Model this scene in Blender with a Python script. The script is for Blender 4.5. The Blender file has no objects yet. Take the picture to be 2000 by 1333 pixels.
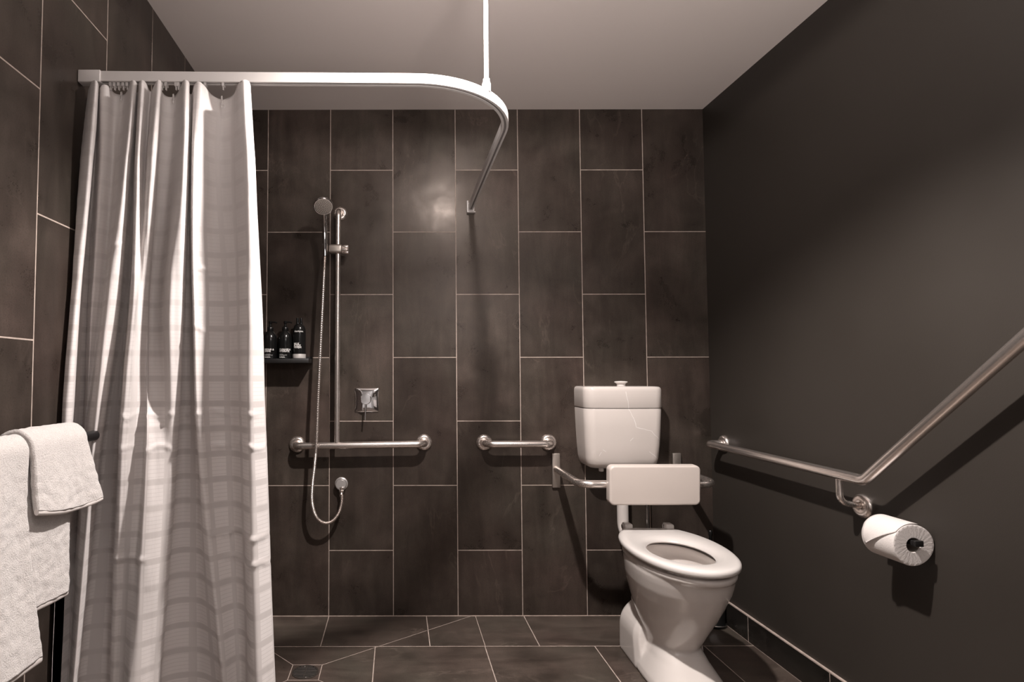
import bpy, bmesh, math, random
from mathutils import Vector, Matrix
from mathutils import noise as mnoise
random.seed(7)
PI = math.pi
SC = bpy.context.scene
COL = SC.collection

# ------------------------------------------------------------------ camera
def make_camera():
    cd = bpy.data.cameras.new('camera'); co = bpy.data.objects.new('camera', cd); COL.objects.link(co)
    cd.sensor_width = 36.0; cd.lens = 36.0*1106.8/2000.0
    cd.shift_x = (1000-775.1)/2000.0; cd.shift_y = (683.8-666.5)/2000.0
    cd.clip_start = 0.02
    a, c = 0.0444, -0.0015
    f = Vector((0, math.cos(a), math.sin(a))); r = Vector((1, 0, 0)); u = r.cross(f)
    r2 = r*math.cos(c) + u*math.sin(c); u2 = -r*math.sin(c) + u*math.cos(c)
    m = Matrix(((r2.x, u2.x, -f.x, .0176), (r2.y, u2.y, -f.y, -2.68), (r2.z, u2.z, -f.z, 1.117), (0, 0, 0, 1)))
    co.matrix_world = m
    SC.camera = co
make_camera()

# ------------------------------------------------------------------ colour management, world, lamps
SC.view_settings.view_transform = 'Standard'
SC.view_settings.look = 'None'
SC.view_settings.gamma = 1.0
SC.view_settings.use_curve_mapping = False
SC.view_settings.exposure = 0.38
w = bpy.data.worlds.new('world'); SC.world = w; w.use_nodes = True
w.node_tree.nodes['Background'].inputs[0].default_value = (1, .95, .92, 1)
w.node_tree.nodes['Background'].inputs[1].default_value = 0.0

XR, XL, YF, H = 1.494, -.832, -3.45, 2.397
L1 = (.32, -1.36, H-.012)
L2 = (.36, -2.85, H-.012)
def spot(name, loc, energy, size, blend, radius, rot=(0, 0, 0), col=(1, .925, .88)):
    ld = bpy.data.lights.new(name, 'SPOT'); ld.energy = energy; ld.spot_size = math.radians(size); ld.spot_blend = blend
    ld.shadow_soft_size = radius; ld.color = col
    o = bpy.data.objects.new(name, ld); COL.objects.link(o); o.location = loc; o.rotation_euler = rot
    return o
spot('downlight_beam', L1, 205, 124, .42, .034)
spot('downlight_spill', L1, 30, 176, .1, .034)
spot('entry_downlight_beam', L2, 31, 112, .5, .03)
spot('entry_downlight_spill', L2, 3, 176, .1, .03)
def area(name, loc, energy, sx, sy, rot):
    ld = bpy.data.lights.new(name, 'AREA'); ld.shape = 'RECTANGLE'; ld.size = sx; ld.size_y = sy; ld.energy = energy; ld.color = (1, .925, .88)
    o = bpy.data.objects.new(name, ld); COL.objects.link(o); o.location = loc; o.rotation_euler = rot
    return o
# added soft fill light, from an unseen lamp behind the camera
area('added_fill_light', (.80, YF+.13, 1.98), 1.2, 1.1, .08, (math.radians(118), 0, 0))

# added upward fill light, unseen behind the camera, to brighten the ceiling
FILL_UP = (.55, -3.10, 1.02)
spot('added_uplight_beam', FILL_UP, 165, 84, 1.0, .30, (math.radians(90+44), 0, 0))

# ------------------------------------------------------------------ helpers: tags and meshes
def tag(o, label=None, cat=None, group=None, kind=None):
    if label: o['label'] = label
    if cat: o['category'] = cat
    if group: o['group'] = group
    if kind: o['kind'] = kind
    return o
def empty(name, loc=(0, 0, 0), rotz=0):
    o = bpy.data.objects.new(name, None); COL.objects.link(o); o.location = loc; o.rotation_euler = (0, 0, rotz)
    o.empty_display_size = .05
    return o
def link_mesh(name, me, mat, parent=None, smooth=True, autosmooth=None):
    o = bpy.data.objects.new(name, me); COL.objects.link(o)
    if mat: me.materials.append(mat)
    if smooth:
        for p in me.polygons: p.use_smooth = True
        if autosmooth is not None:
            try: me.set_sharp_from_angle(angle=math.radians(autosmooth))
            except Exception: pass
    if parent: o.parent = parent
    return o
def from_bm(name, bm, mat, parent=None, smooth=True, autosmooth=35):
    bmesh.ops.recalc_face_normals(bm, faces=bm.faces)
    me = bpy.data.meshes.new(name); bm.to_mesh(me); bm.free()
    return link_mesh(name, me, mat, parent, smooth, autosmooth)
def bm_box(bm, x0, x1, y0, y1, z0, z1, bev=0, seg=3):
    t = bmesh.new()
    vs = [t.verts.new(p) for p in [(x0,y0,z0),(x1,y0,z0),(x1,y1,z0),(x0,y1,z0),(x0,y0,z1),(x1,y0,z1),(x1,y1,z1),(x0,y1,z1)]]
    for f in [(0,3,2,1),(4,5,6,7),(0,1,5,4),(1,2,6,5),(2,3,7,6),(3,0,4,7)]: t.faces.new([vs[i] for i in f])
    if bev: bmesh.ops.bevel(t, geom=list(t.edges), offset=bev, segments=seg, profile=.5, affect='EDGES')
    me = bpy.data.meshes.new('t'); t.to_mesh(me); t.free(); bm.from_mesh(me); bpy.data.meshes.remove(me)
    return bm
def box(name, x0, x1, y0, y1, z0, z1, mat, parent=None, bev=0, seg=3, smooth=True):
    bm = bmesh.new(); bm_box(bm, x0, x1, y0, y1, z0, z1, bev, seg)
    return from_bm(name, bm, mat, parent, smooth)
def fillet(pts, r, n=8):
    pts = [Vector(p) for p in pts]; out = [pts[0]]
    for i in range(1, len(pts)-1):
        p = pts[i]; a = (pts[i-1]-p); b = (pts[i+1]-p); la, lb = a.length, b.length; a.normalize(); b.normalize()
        ang = a.angle(b)
        if ang > PI-.02: out.append(p); continue
        rr = r[i-1] if isinstance(r, (list, tuple)) else r
        d = min(rr/math.tan(ang/2), la*.49 if i > 1 else la*.98, lb*.49 if i < len(pts)-2 else lb*.98); rr = d*math.tan(ang/2)
        c = p + (a+b).normalized()*(rr/math.sin(ang/2))
        s = p+a*d-c; e = p+b*d-c
        for k in range(n+1):
            t = k/n; tot = s.angle(e); v = (s*math.sin((1-t)*tot)+e*math.sin(t*tot))/math.sin(tot)
            out.append(c+v)
    out.append(pts[-1]); return out
def bm_sweep(bm, pts, radii, seg=20, caps=True):
    pts = [Vector(p) for p in pts]; n = len(pts)
    if not isinstance(radii, (list, tuple)): radii = [radii]*n
    T = []
    for i in range(n):
        if i == 0: t = pts[1]-pts[0]
        elif i == n-1: t = pts[-1]-pts[-2]
        else: t = (pts[i+1]-pts[i]).normalized()+(pts[i]-pts[i-1]).normalized()
        T.append(t.normalized())
    ref = Vector((0, 0, 1)) if abs(T[0].z) < .9 else Vector((0, 1, 0))
    nrm = (ref-T[0]*ref.dot(T[0])).normalized(); rings = []
    for i in range(n):
        nrm = (nrm-T[i]*nrm.dot(T[i])).normalized(); b = T[i].cross(nrm)
        rings.append([bm.verts.new(pts[i]+(nrm*math.cos(2*PI*k/seg)+b*math.sin(2*PI*k/seg))*radii[i]) for k in range(seg)])
    for i in range(n-1):
        for k in range(seg):
            bm.faces.new([rings[i][k], rings[i][(k+1) % seg], rings[i+1][(k+1) % seg], rings[i+1][k]])
    if caps:
        bm.faces.new(rings[0][::-1]); bm.faces.new(rings[-1])
    return bm
def tube(name, pts, r, mat, parent=None, fil=.03, seg=20, n=8):
    bm = bmesh.new(); bm_sweep(bm, fillet(pts, fil, n) if fil else pts, r, seg)
    return from_bm(name, bm, mat, parent, True, 50)
def bm_lathe(bm, prof, origin=(0, 0, 0), axis=(0, 0, 1), seg=40):
    """prof: list of (radius, height along axis)"""
    ax = Vector(axis).normalized(); q = Vector((0, 0, 1)).rotation_difference(ax); o = Vector(origin); rings = []
    for r, h in prof:
        if r < 1e-6: rings.append([bm.verts.new(o+q @ Vector((0, 0, h)))])
        else: rings.append([bm.verts.new(o+q @ Vector((r*math.cos(2*PI*k/seg), r*math.sin(2*PI*k/seg), h))) for k in range(seg)])
    for a, b in zip(rings, rings[1:]):
        if len(a) == 1 and len(b) == 1: continue
        for k in range(seg):
            k2 = (k+1) % seg
            if len(a) == 1: bm.faces.new([a[0], b[k2], b[k]])
            elif len(b) == 1: bm.faces.new([a[k], a[k2], b[0]])
            else: bm.faces.new([a[k], a[k2], b[k2], b[k]])
    return bm
def lathe(name, prof, mat, parent=None, origin=(0, 0, 0), axis=(0, 0, 1), seg=40, sharp=40):
    bm = bmesh.new(); bm_lathe(bm, prof, origin, axis, seg)
    return from_bm(name, bm, mat, parent, True, sharp)
def bm_loft(bm, loops, cap0=True, cap1=True, close=False):
    rings = [[bm.verts.new(p) for p in L] for L in loops]; n = len(rings[0])
    prs = list(zip(rings, rings[1:])) + ([(rings[-1], rings[0])] if close else [])
    for a, b in prs:
        for k in range(n): bm.faces.new([a[k], a[(k+1) % n], b[(k+1) % n], b[k]])
    if not close:
        if cap0: bm.faces.new(rings[0][::-1])
        if cap1: bm.faces.new(rings[-1])
    return bm
def catmull(P, t):
    """P list of tuples, t in [0, len-1]"""
    n = len(P); i = min(int(t), n-2); f = t-i
    p1, p2 = P[i], P[i+1]
    p0 = P[i-1] if i > 0 else tuple(2*a-b for a, b in zip(p1, p2))
    p3 = P[i+2] if i+2 < n else tuple(2*b-a for a, b in zip(p1, p2))
    return tuple(.5*(2*b+(c-a)*f+(2*a-5*b+4*c-d)*f*f+(-a+3*b-3*c+d)*f**3) for a, b, c, d in zip(p0, p1, p2, p3))
def sstep(a, b, x):
    t = max(0, min(1, (x-a)/(b-a))); return t*t*(3-2*t)

# ------------------------------------------------------------------ helpers: materials
def new_mat(name):
    m = bpy.data.materials.new(name); m.use_nodes = True
    return m, m.node_tree, m.node_tree.nodes['Principled BSDF']
def setc(b, **k):
    for a, v in k.items():
        a = a.replace('_', ' ')
        if a in b.inputs: b.inputs[a].default_value = v
class NB:
    """a small builder for node graphs"""
    def __init__(s, nt): s.nt = nt
    def put(s, sock, v):
        if hasattr(v, 'is_output'): s.nt.links.new(v, sock)
        elif v is not None:
            if isinstance(v, (int, float)) and sock.type == 'RGBA': v = (v, v, v, 1)
            if isinstance(v, tuple) and sock.type == 'RGBA' and len(v) == 3: v = v+(1,)
            sock.default_value = v
    def math(s, op, a, b=None, c=None, clamp=False):
        n = s.nt.nodes.new('ShaderNodeMath'); n.operation = op; n.use_clamp = clamp
        for i, v in enumerate((a, b, c)):
            if v is not None: s.put(n.inputs[i], v)
        return n.outputs[0]
    def vec(s, op, a, b=None, scale=None):
        n = s.nt.nodes.new('ShaderNodeVectorMath'); n.operation = op; s.put(n.inputs[0], a)
        if b is not None: s.put(n.inputs[1], b)
        if scale is not None: s.put(n.inputs['Scale'], scale)
        return n.outputs['Value'] if op in ('DOT_PRODUCT', 'LENGTH', 'DISTANCE') else n.outputs['Vector']
    def comb(s, x, y, z):
        n = s.nt.nodes.new('ShaderNodeCombineXYZ')
        for i, v in enumerate((x, y, z)): s.put(n.inputs[i], v)
        return n.outputs[0]
    def sep(s, v):
        n = s.nt.nodes.new('ShaderNodeSeparateXYZ'); s.put(n.inputs[0], v); return n.outputs
    def pos(s):
        return s.nt.nodes.new('ShaderNodeTexCoord').outputs['Object']
    def uv(s):
        return s.nt.nodes.new('ShaderNodeTexCoord').outputs['UV']
    def noise(s, v, scale, detail=4, rough=.55, w=None, dist=0):
        n = s.nt.nodes.new('ShaderNodeTexNoise'); n.noise_dimensions = '4D' if w is not None else '3D'
        s.put(n.inputs['Vector'], v); n.inputs['Scale'].default_value = scale; n.inputs['Detail'].default_value = detail
        n.inputs['Roughness'].default_value = rough; n.inputs['Distortion'].default_value = dist
        if w is not None: s.put(n.inputs['W'], w)
        return n.outputs['Fac']
    def mr(s, v, a, b, c, d, smooth=False):
        n = s.nt.nodes.new('ShaderNodeMapRange'); n.interpolation_type = 'SMOOTHSTEP' if smooth else 'LINEAR'
        s.put(n.inputs[0], v)
        for i, q in enumerate((a, b, c, d)): s.put(n.inputs[i+1], q)
        return n.outputs[0]
    def mix(s, f, a, b, blend='MIX'):
        n = s.nt.nodes.new('ShaderNodeMix'); n.data_type = 'RGBA'; n.blend_type = blend
        s.put(n.inputs[0], f); s.put(n.inputs[6], a); s.put(n.inputs[7], b)
        return n.outputs[2]
    def bump(s, h, strength=.3, dist=.002, normal=None):
        n = s.nt.nodes.new('ShaderNodeBump'); n.inputs['Strength'].default_value = strength; n.inputs['Distance'].default_value = dist
        s.put(n.inputs['Height'], h)
        if normal is not None: s.put(n.inputs['Normal'], normal)
        return n.outputs[0]
    def segmask(s, p, a, b, w):
        A = (a[0], a[1], a[2] if len(a) > 2 else 0); B = (b[0], b[1], b[2] if len(b) > 2 else 0)
        ab = tuple(q-r for q, r in zip(B, A)); L2_ = sum(q*q for q in ab)
        pa = s.vec('SUBTRACT', p, A)
        h = s.math('DIVIDE', s.vec('DOT_PRODUCT', pa, ab), L2_, clamp=True)
        d = s.vec('LENGTH', s.vec('SUBTRACT', pa, s.vec('SCALE', ab, scale=h)))
        return s.mr(d, w*.75, w*1.25, 1, 0)

GROUT = (.45, .37, .325, 1)
def tile_material(name, tx, ty, bw, rh, off_x, off_y, base=(.044, .0335, .0285), mortar=.0019, extra=None, rough=.29, gain=1.0):
    """tx/ty: index and sign of the object axis along the tile's length / across the rows"""
    m, nt, b = new_mat(name); N = NB(nt)
    P = N.pos(); xyz = N.sep(P)
    X = N.math('MULTIPLY_ADD', xyz[tx[0]], tx[1], off_x); Y = N.math('MULTIPLY_ADD', xyz[ty[0]], ty[1], off_y)
    br = nt.nodes.new('ShaderNodeTexBrick'); br.offset = .5; br.offset_frequency = 2; br.squash = 1
    N.put(br.inputs['Vector'], N.comb(X, Y, 0)); br.inputs['Color1'].default_value = (0, 0, 0, 1); br.inputs['Color2'].default_value = (1, 1, 1, 1)
    br.inputs['Mortar'].default_value = (0, 0, 0, 1); br.inputs['Scale'].default_value = 1; br.inputs['Mortar Size'].default_value = mortar
    br.inputs['Mortar Smooth'].default_value = .15; br.inputs['Bias'].default_value = 0
    br.inputs['Brick Width'].default_value = bw; br.inputs['Row Height'].default_value = rh
    rnd = N.sep(br.outputs['Color'])[0]; grout = br.outputs['Fac']
    w_ = N.math('MULTIPLY', rnd, 37.0)
    if extra: 
        for fn in extra: grout = N.math('MAXIMUM', grout, fn(N, P, xyz))
    cloud = N.noise(N.comb(X, Y, 0), 5.5, 5, .6, w_, .4)
    strk = N.noise(N.comb(N.math('MULTIPLY', X, .35), N.math('MULTIPLY', Y, 2.2), 0), 6, 6, .65, w_, .8)
    spk = N.noise(N.comb(X, Y, 0), 260, 2, .6)
    grain = N.noise(N.comb(X, Y, 0), 900, 2, .5)
    v = N.mr(cloud, .3, .7, .62, 1.42)
    v = N.math('MULTIPLY', v, N.mr(strk, .3, .72, .74, 1.42))
    v = N.math('MULTIPLY', v, N.mr(rnd, 0, 1, .8, 1.2))
    v = N.math('MULTIPLY', v, N.mr(spk, .25, .5, .55, 1.0))
    v = N.math('MULTIPLY', v, N.mr(grain, .3, .7, .85, 1.15))
    # a thin pale vein here and there
    ve = N.noise(N.comb(N.math('MULTIPLY', X, .5), N.math('MULTIPLY', Y, 1.3), 0), 2.6, 5, .6, N.math('ADD', w_, 11), 1.2)
    vein = N.math('SUBTRACT', 1, N.mr(N.math('ABSOLUTE', N.math('SUBTRACT', ve, .5)), 0, .012, 0, 1))
    vein = N.math('MULTIPLY', vein, N.mr(N.noise(N.comb(X, Y, 0), 3.1, 2, .5, w_), .52, .62, 0, 1))
    v = N.math('ADD', v, N.math('MULTIPLY', vein, .55))
    v = N.math('MULTIPLY', v, gain)
    warm = N.noise(N.comb(X, Y, 0), 3, 2, .5, N.math('ADD', w_, 5))
    bc = N.mix(N.mr(warm, .3, .7, 0, 1), (base[0]*1.05, base[1]*.98, base[2]*.98, 1), (base[0]*.95, base[1]*1.04, base[2]*1.0, 1))
    col = N.vec('SCALE', bc, scale=v)
    gn = N.mr(N.noise(P, 30, 3), .3, .7, .75, 1.2)
    gcol = N.vec('SCALE', tuple(GROUT[:3]), scale=gn)
    N.put(b.inputs['Base Color'], N.mix(grout, col, gcol))
    rr = N.math('ADD', N.mr(cloud, .3, .7, rough-.09, rough+.10), N.math('MULTIPLY', spk, .08))
    N.put(b.inputs['Roughness'], N.mix(grout, rr, .8))
    h = N.math('SUBTRACT', N.math('ADD', N.math('MULTIPLY', spk, .25), N.math('MULTIPLY', strk, .15)), N.math('MULTIPLY', grout, 1.2))
    b1 = N.bump(h, .25, .0012)
    # each tile sits a hair out of true, so the gloss breaks from tile to tile
    tilt = N.comb(N.mr(rnd, 0, 1, -.022, .022), N.mr(N.math('FRACT', N.math('MULTIPLY', rnd, 7.31)), 0, 1, -.018, .018), N.mr(N.math('FRACT', N.math('MULTIPLY', rnd, 3.17)), 0, 1, -.022, .022))
    big = N.bump(N.noise(N.comb(X, Y, 0), 3.2, 2, .5, w_), .35, .012, b1)
    N.put(b.inputs['Normal'], N.vec('NORMALIZE', N.vec('ADD', big, tilt)))
    setc(b, Specular_IOR_Level=.5, Specular_Tint=(1, .86, .78, 1))
    return m

def simple(name, col, rough=.5, metal=0, spec=.5, coat=0, bumpscale=None, bumpstr=.1, bumpdist=.001, var=0, varscale=8):
    m, nt, b = new_mat(name); N = NB(nt); c = tuple(col)+(1,)
    setc(b, Base_Color=c, Roughness=rough, Metallic=metal, Specular_IOR_Level=spec, Coat_Weight=coat, Coat_Roughness=.08)
    if var:
        n = N.noise(N.pos(), varscale, 4)
        N.put(b.inputs['Base Color'], N.vec('SCALE', c[:3], scale=N.mr(n, .3, .7, 1-var, 1+var)))
        N.put(b.inputs['Roughness'], N.mr(n, .3, .7, rough*.9, min(1, rough*1.12)))
    if bumpscale: N.put(b.inputs['Normal'], N.bump(N.noise(N.pos(), bumpscale, 3), bumpstr, bumpdist))
    return m
def brushed(name, col=(.86, .79, .75), rough=.27, axis=0, fine=True):
    m, nt, b = new_mat(name); N = NB(nt)
    P = N.pos(); n = N.noise(N.vec('MULTIPLY', P, tuple(6 if i == axis else 420 for i in range(3))), 1, 2)
    setc(b, Base_Color=tuple(col)+(1,), Metallic=.95)
    N.put(b.inputs['Roughness'], N.mr(n, .3, .7, rough-.03, rough+.03) if fine else rough)
    return m

M = {}
M['steel'] = brushed('brushed_steel')
M['steel_v'] = brushed('brushed_steel_upright', axis=2)
M['steel_y'] = brushed('brushed_steel_along', axis=1, fine=False)
M['steel_plate'] = brushed('satin_plate', (.50, .45, .41), .42, 2)
M['chrome'] = simple('chrome', (.86, .86, .88), .04, 1)
M['satin_chrome'] = simple('satin_chrome', (.80, .77, .76), .28, .8)
M['porcelain'] = simple('glazed_porcelain', (.67, .62, .59), .12, 0, .5, .35)
M['plastic'] = simple('white_seat_plastic', (.70, .66, .635), .22, 0, .5)
M['pad'] = simple('cream_moulded_pad', (.66, .585, .54), .38, bumpscale=900, bumpstr=.05, bumpdist=.0003)
M['rail_white'] = simple('white_enamel', (.64, .60, .585), .3, 0, .5)
M['slot_shade'] = simple('painted_slot_shade', (.20, .18, .175), .6)
M['blackm'] = simple('black_powder_coat', (.012, .011, .011), .42, var=.1)
M['blackg'] = simple('black_gloss_plastic', (.008, .008, .008), .16)
M['print'] = simple('white_print', (.78, .76, .74), .5)
M['printg'] = simple('grey_print', (.40, .39, .38), .5)
M['drain_shade'] = simple('painted_drain_shade', (.004, .004, .004), .8)
M['nozzle'] = simple('grey_spray_face', (.30, .265, .24), .45)
M['nozzle_dot'] = simple('pale_nozzle', (.75, .68, .62), .4)
M['paper'] = simple('toilet_paper', (.72, .67, .645), .9, 0, .2, bumpscale=260, bumpstr=.35, bumpdist=.0015)
M['card'] = simple('paper_core', (.30, .26, .23), .9)
M['ceiling'] = simple('ceiling_paint', (.76, .68, .645), .75, 0, .25, bumpscale=160, bumpstr=.05, bumpdist=.001)
M['paint'] = simple('charcoal_wall_paint', (.036, .030, .0253), .50, 0, .35, bumpscale=420, bumpstr=.22, bumpdist=.0008, var=.06, varscale=2)
M['front_paint'] = simple('pale_wall_paint', (.40, .39, .385), .6, 0, .3)
M['door_paint'] = simple('white_door_paint', (.80, .80, .81), .4)
M['mirror'] = simple('mirror_glass', (.8, .82, .84), .03, 1)
M['drain'] = simple('dark_drain_metal', (.085, .072, .064), .4, .6)
M['porcelain_in'] = M['porcelain']
def emis(name, col, s):
    m, nt, b = new_mat(name); setc(b, Base_Color=(.8, .8, .8, 1), Emission_Color=tuple(col)+(1,), Emission_Strength=s); return m
M['lamp'] = emis('lamp_glow', (1, .95, .92), 12)

# tiles
def z_floor_line(N, P, xyz): return N.mr(xyz[2], .0018, .0032, 1, 0)
M['tile_back'] = tile_material('charcoal_wall_tiles', (2, 1), (0, 1), .6, .3, .3, 0, extra=[z_floor_line])
M['tile_left'] = tile_material('charcoal_side_wall_tiles', (2, 1), (1, -1), .6, .3, 0, -1.057, extra=[z_floor_line])
DX0, DX1, DY0, DY1 = -.385, -.272, -.552, -.443
segs = [((DX1, DY1), (.363, 0)), ((.380, 0), (.380, -.292)), ((DX0, DY1), (-.835, .02)), ((DX1, DY1-.109), (1.5, -1.78)), ((DX0, DY0), (-.835, -.99)),
        ((DX0, DY0), (DX1, DY0)), ((DX1, DY0), (DX1, DY1)), ((DX1, DY1), (DX0, DY1)), ((DX0, DY1), (DX0, DY0))]
def flat(N, P): return N.vec('MULTIPLY', P, (1, 1, 0))
fx = [(lambda N, P, xyz, a=a, b=b: N.segmask(flat(N, P), a, b, .0013 if i else .0015)) for i, (a, b) in enumerate(segs)]
fx += [lambda N, P, xyz: N.mr(xyz[1], -.0045, -.003, 0, 1)]
M['tile_floor'] = tile_material('charcoal_floor_tiles', (0, 1), (1, -1), .4515, .295, .0732, 0, base=(.078, .0600, .0510), extra=fx, mortar=.0021, rough=.33, gain=1.0)
def top_bead(N, P, xyz): return N.mr(xyz[2], .1035, .1045, 0, 1)
M['tile_skirt'] = tile_material('charcoal_skirting_tiles', (1, -1), (2, 1), .449, 5.0, -.262+.2245, .5, extra=[top_bead, z_floor_line], base=(.024, .020, .018))

# ------------------------------------------------------------------ the room
def slab(name, x0, x1, y0, y1, z0, z1, mat):
    o = box(name, x0, x1, y0, y1, z0, z1, mat, smooth=False); tag(o, kind='structure'); return o
slab('floor', XL-.1, XR+.1, YF-.1, .1, -.1, 0, M['tile_floor'])
slab('ceiling', XL-.1, XR+.1, YF-.1, .1, H, H+.1, M['ceiling'])
slab('wall_back', XL, XR, 0, .1, 0, H, M['tile_back'])
slab('wall_left', XL-.1, XL, YF, .1, 0, H, M['tile_left'])
slab('wall_right', XR, XR+.1, YF, .1, 0, H, M['paint'])
slab('wall_front', XL, XR, YF-.1, YF, 0, H, M['front_paint'])
slab('baseboard_right', XR-.010, XR, YF, 0, 0, .108, M['tile_skirt'])
slab('added_door', -.76, .10, YF, YF+.04, 0, 2.04, M['door_paint'])  # white door added out of view for the chrome to reflect
box('door_handle', -.08, .04, YF+.045, YF+.065, 1.0, 1.02, M['steel'], bpy.data.objects['added_door'], .004)
# mirror behind the camera, and an unseen lamp added for fill light
t = empty('wall_mirror', (.80, YF, 1.1)); tag(t, 'frameless mirror on the wall opposite the shower', 'mirror')
box('mirror_glass', -.55, .55, .001, .012, 0, .75, M['mirror'], t, .002)
t = empty('added_fill_lamp', (.80, YF, 1.98)); tag(t, 'long white fill lamp added above the mirror, out of view', 'lamp')
box('lamp_housing', -.56, .56, .001, .09, -.05, .05, M['rail_white'], t, .008)
box('lamp_diffuser', -.55, .55, .091, .099, -.042, .042, M['lamp'], t, .003)
t = empty('added_vanity', (.80, YF, 0)); tag(t, 'white cabinet added behind the camera to carry the fill lamp', 'added_vanity')  # unseen cabinet, added as a stand for the ceiling fill light
box('cabinet', -.45, .45, .001, .46, .42, .84, M['rail_white'], t, .004)
box('worktop', -.46, .46, .0, .47, .84, .87, M['porcelain'], t, .006)
t = empty('added_uplighter', (FILL_UP[0], FILL_UP[1], .87)); tag(t, 'small lamp added out of view to brighten the ceiling', 'lamp')  # unseen lamp body, added for the upward fill beam
lathe('lamp_base', [(0, 0), (.05, 0), (.05, .012), (.012, .018), (.012, .07), (.05, .11), (.06, .125), (.055, .125), (.012, .085), (0, .085)], M['rail_white'], t)
def downlight(loc, label):
    t = empty('ceiling_downlight', (loc[0], loc[1], H)); tag(t, label, 'ceiling light', 'recessed downlights')
    lathe('trim_ring', [(.030, 0), (.030, -.004), (.034, -.007), (.044, -.005), (.046, 0)], M['rail_white'], t)
    lathe('lens', [(0, -.001), (.029, -.001), (.029, -.003), (0, -.003)], M['lamp'], t)
downlight(L1, 'round recessed downlight in front of the curtain rail')
downlight(L2, 'round recessed downlight near the entrance end of the room')

# ------------------------------------------------------------------ grab rails
def flange(name, c, nrm, mat, parent, r=.038, hole=.016, t=.016):
    return lathe(name, [(r-.001, 0), (r, .003), (r-.001, .008), (r-.006, t-.002), (r-.011, t), (hole+.004, t-.001), (hole, t-.003), (hole, 0)], mat, parent, c, nrm, 44, 60)

# T-shaped shower grab rail
g = empty('shower_grab_rail', (-.155, 0, .80)); tag(g, 'brushed steel T-shaped grab rail with a tall upright, left on the back wall', 'grab rail')
gl = lambda p: tuple(a-b for a, b in zip(p, (-.155, 0, .80)))
xa, xb, za, zb, dd = -.450, .144, .792, .801, -.072
flange('wall_flange', gl((xa, 0, za)), (0, -1, 0), M['steel'], g)
flange('wall_flange', gl((xb, 0, zb)), (0, -1, 0), M['steel'], g)
tube('horizontal_bar', [gl(p) for p in [(xa, -.001, za), (xa, dd, za), (xb, dd, zb), (xb, -.001, zb)]], .016, M['steel'], g, .038)
tube('upright_bar', [gl(p) for p in [(-.2575, dd+.002, .80), (-.2545, dd+.002, 1.888), (-.2520, -.001, 1.888)]], .0125, M['steel_v'], g, .03)
flange('wall_flange', gl((-.2520, 0, 1.888)), (0, -1, 0), M['steel'], g, .034, .0125)
# slider that holds the hand shower
sl = box('slider_clamp', *[a-b for a, b in zip((-.300, -.232), (-.155, -.155))], -.096, -.050, .880, .922, M['steel_plate'], g, .012, 4)
bm = bmesh.new(); loops = []
for X_, rr in ((-.080, .016), (-.077, .0185), (-.054, .0185), (-.051, .016)):
    loops.append([Vector((X_, -.0715+rr*(1+.07*(1 if (k//3) % 2 else -1))*math.cos(2*PI*k/60), .900+rr*(1+.07*(1 if (k//3) % 2 else -1))*math.sin(2*PI*k/60))) for k in range(60)])
bm_loft(bm, loops); kn = from_bm('ribbed_knob', bm, M['steel'], sl, True, 30)
lathe('hand_shower_holder', [(.0095, -.020), (.0125, -.018), (.0145, .016), (.0125, .019), (.0095, .019)], M['steel_plate'], sl, (-.158, -.100, .900), (0, -.15, 1), 28)

# short grab rail
g2 = empty('short_grab_rail', (.575, 0, .80)); tag(g2, 'short horizontal brushed steel grab rail on the back wall between the shower and the cistern', 'grab rail')
xa, xb = .427-.575, .728-.575
flange('wall_flange', (xa, 0, 0), (0, -1, 0), M['steel'], g2)
flange('wall_flange', (xb, 0, 0), (0, -1, 0), M['steel'], g2)
tube('horizontal_bar', [(xa, -.001, 0), (xa, dd, 0), (xb, dd, 0), (xb, -.001, 0)], .016, M['steel'], g2, .038)

# cranked grab rail on the right wall
g3 = empty('angled_grab_rail', (XR, -.5, .80)); tag(g3, 'long brushed steel grab rail on the right wall, level then rising at an angle', 'grab rail')
o3 = (XR, -.5, .80); gl = lambda p: tuple(a-b for a, b in zip(p, o3))
bx = XR-.078
flange('wall_flange', gl((XR, -.112, .806)), (-1, 0, 0), M['steel_y'], g3)
flange('wall_flange', gl((XR, -1.90, 1.618)), (-1, 0, 0), M['steel_y'], g3)
tube('bent_bar', [gl(p) for p in [(XR-.001, -.112, .806), (bx, -.112, .806), (bx, -.968, .799), (bx, -1.90, 1.618), (XR-.001, -1.90, 1.618)]], .016, M['steel_y'], g3, [.034, .05, .034], 24, 12)
tube('support_arm', [gl(p) for p in [(bx+.002, -.868, .792), (bx+.002, -.868, .712), (XR-.001, -.868, .700)]], .0095, M['steel_v'], g3, .03)
flange('wall_flange', gl((XR, -.868, .700)), (-1, 0, 0), M['steel_y'], g3, .038, .0095)

# ------------------------------------------------------------------ hand shower, hose, outlet, mixer
hs = empty('hand_shower', (-.312, -.10, 1.70)); tag(hs, 'chrome hand shower with a round spray head, held on the upright of the T-shaped rail', 'shower head')
hb = [(0, -.000, -.035), (0, -.004, -.005), (0, -.012, .05), (.001, -.030, .105), (.002, -.058, .145), (.003, -.075, .158)]
pts = [Vector(catmull(hb, i/6)) for i in range(0, 31)]
bm = bmesh.new(); bm_sweep(bm, pts, [.0085+.0035*math.sin(PI*min(1, i/26)) for i in range(31)], 20)
from_bm('handle', bm, M['chrome'], hs)
hn = Vector((.10, -.66, -.75)).normalized(); hc = Vector((.003, -.088, .172))
sh = lathe('spray_head', [(0, -.028), (.015, -.027), (.030, -.020), (.041, -.008), (.0445, .002), (.044, .008), (.041, .011), (.037, .011), (.037, .008), (0, .008)], M['chrome'], hs, hc, hn, 44, 40)
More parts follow.
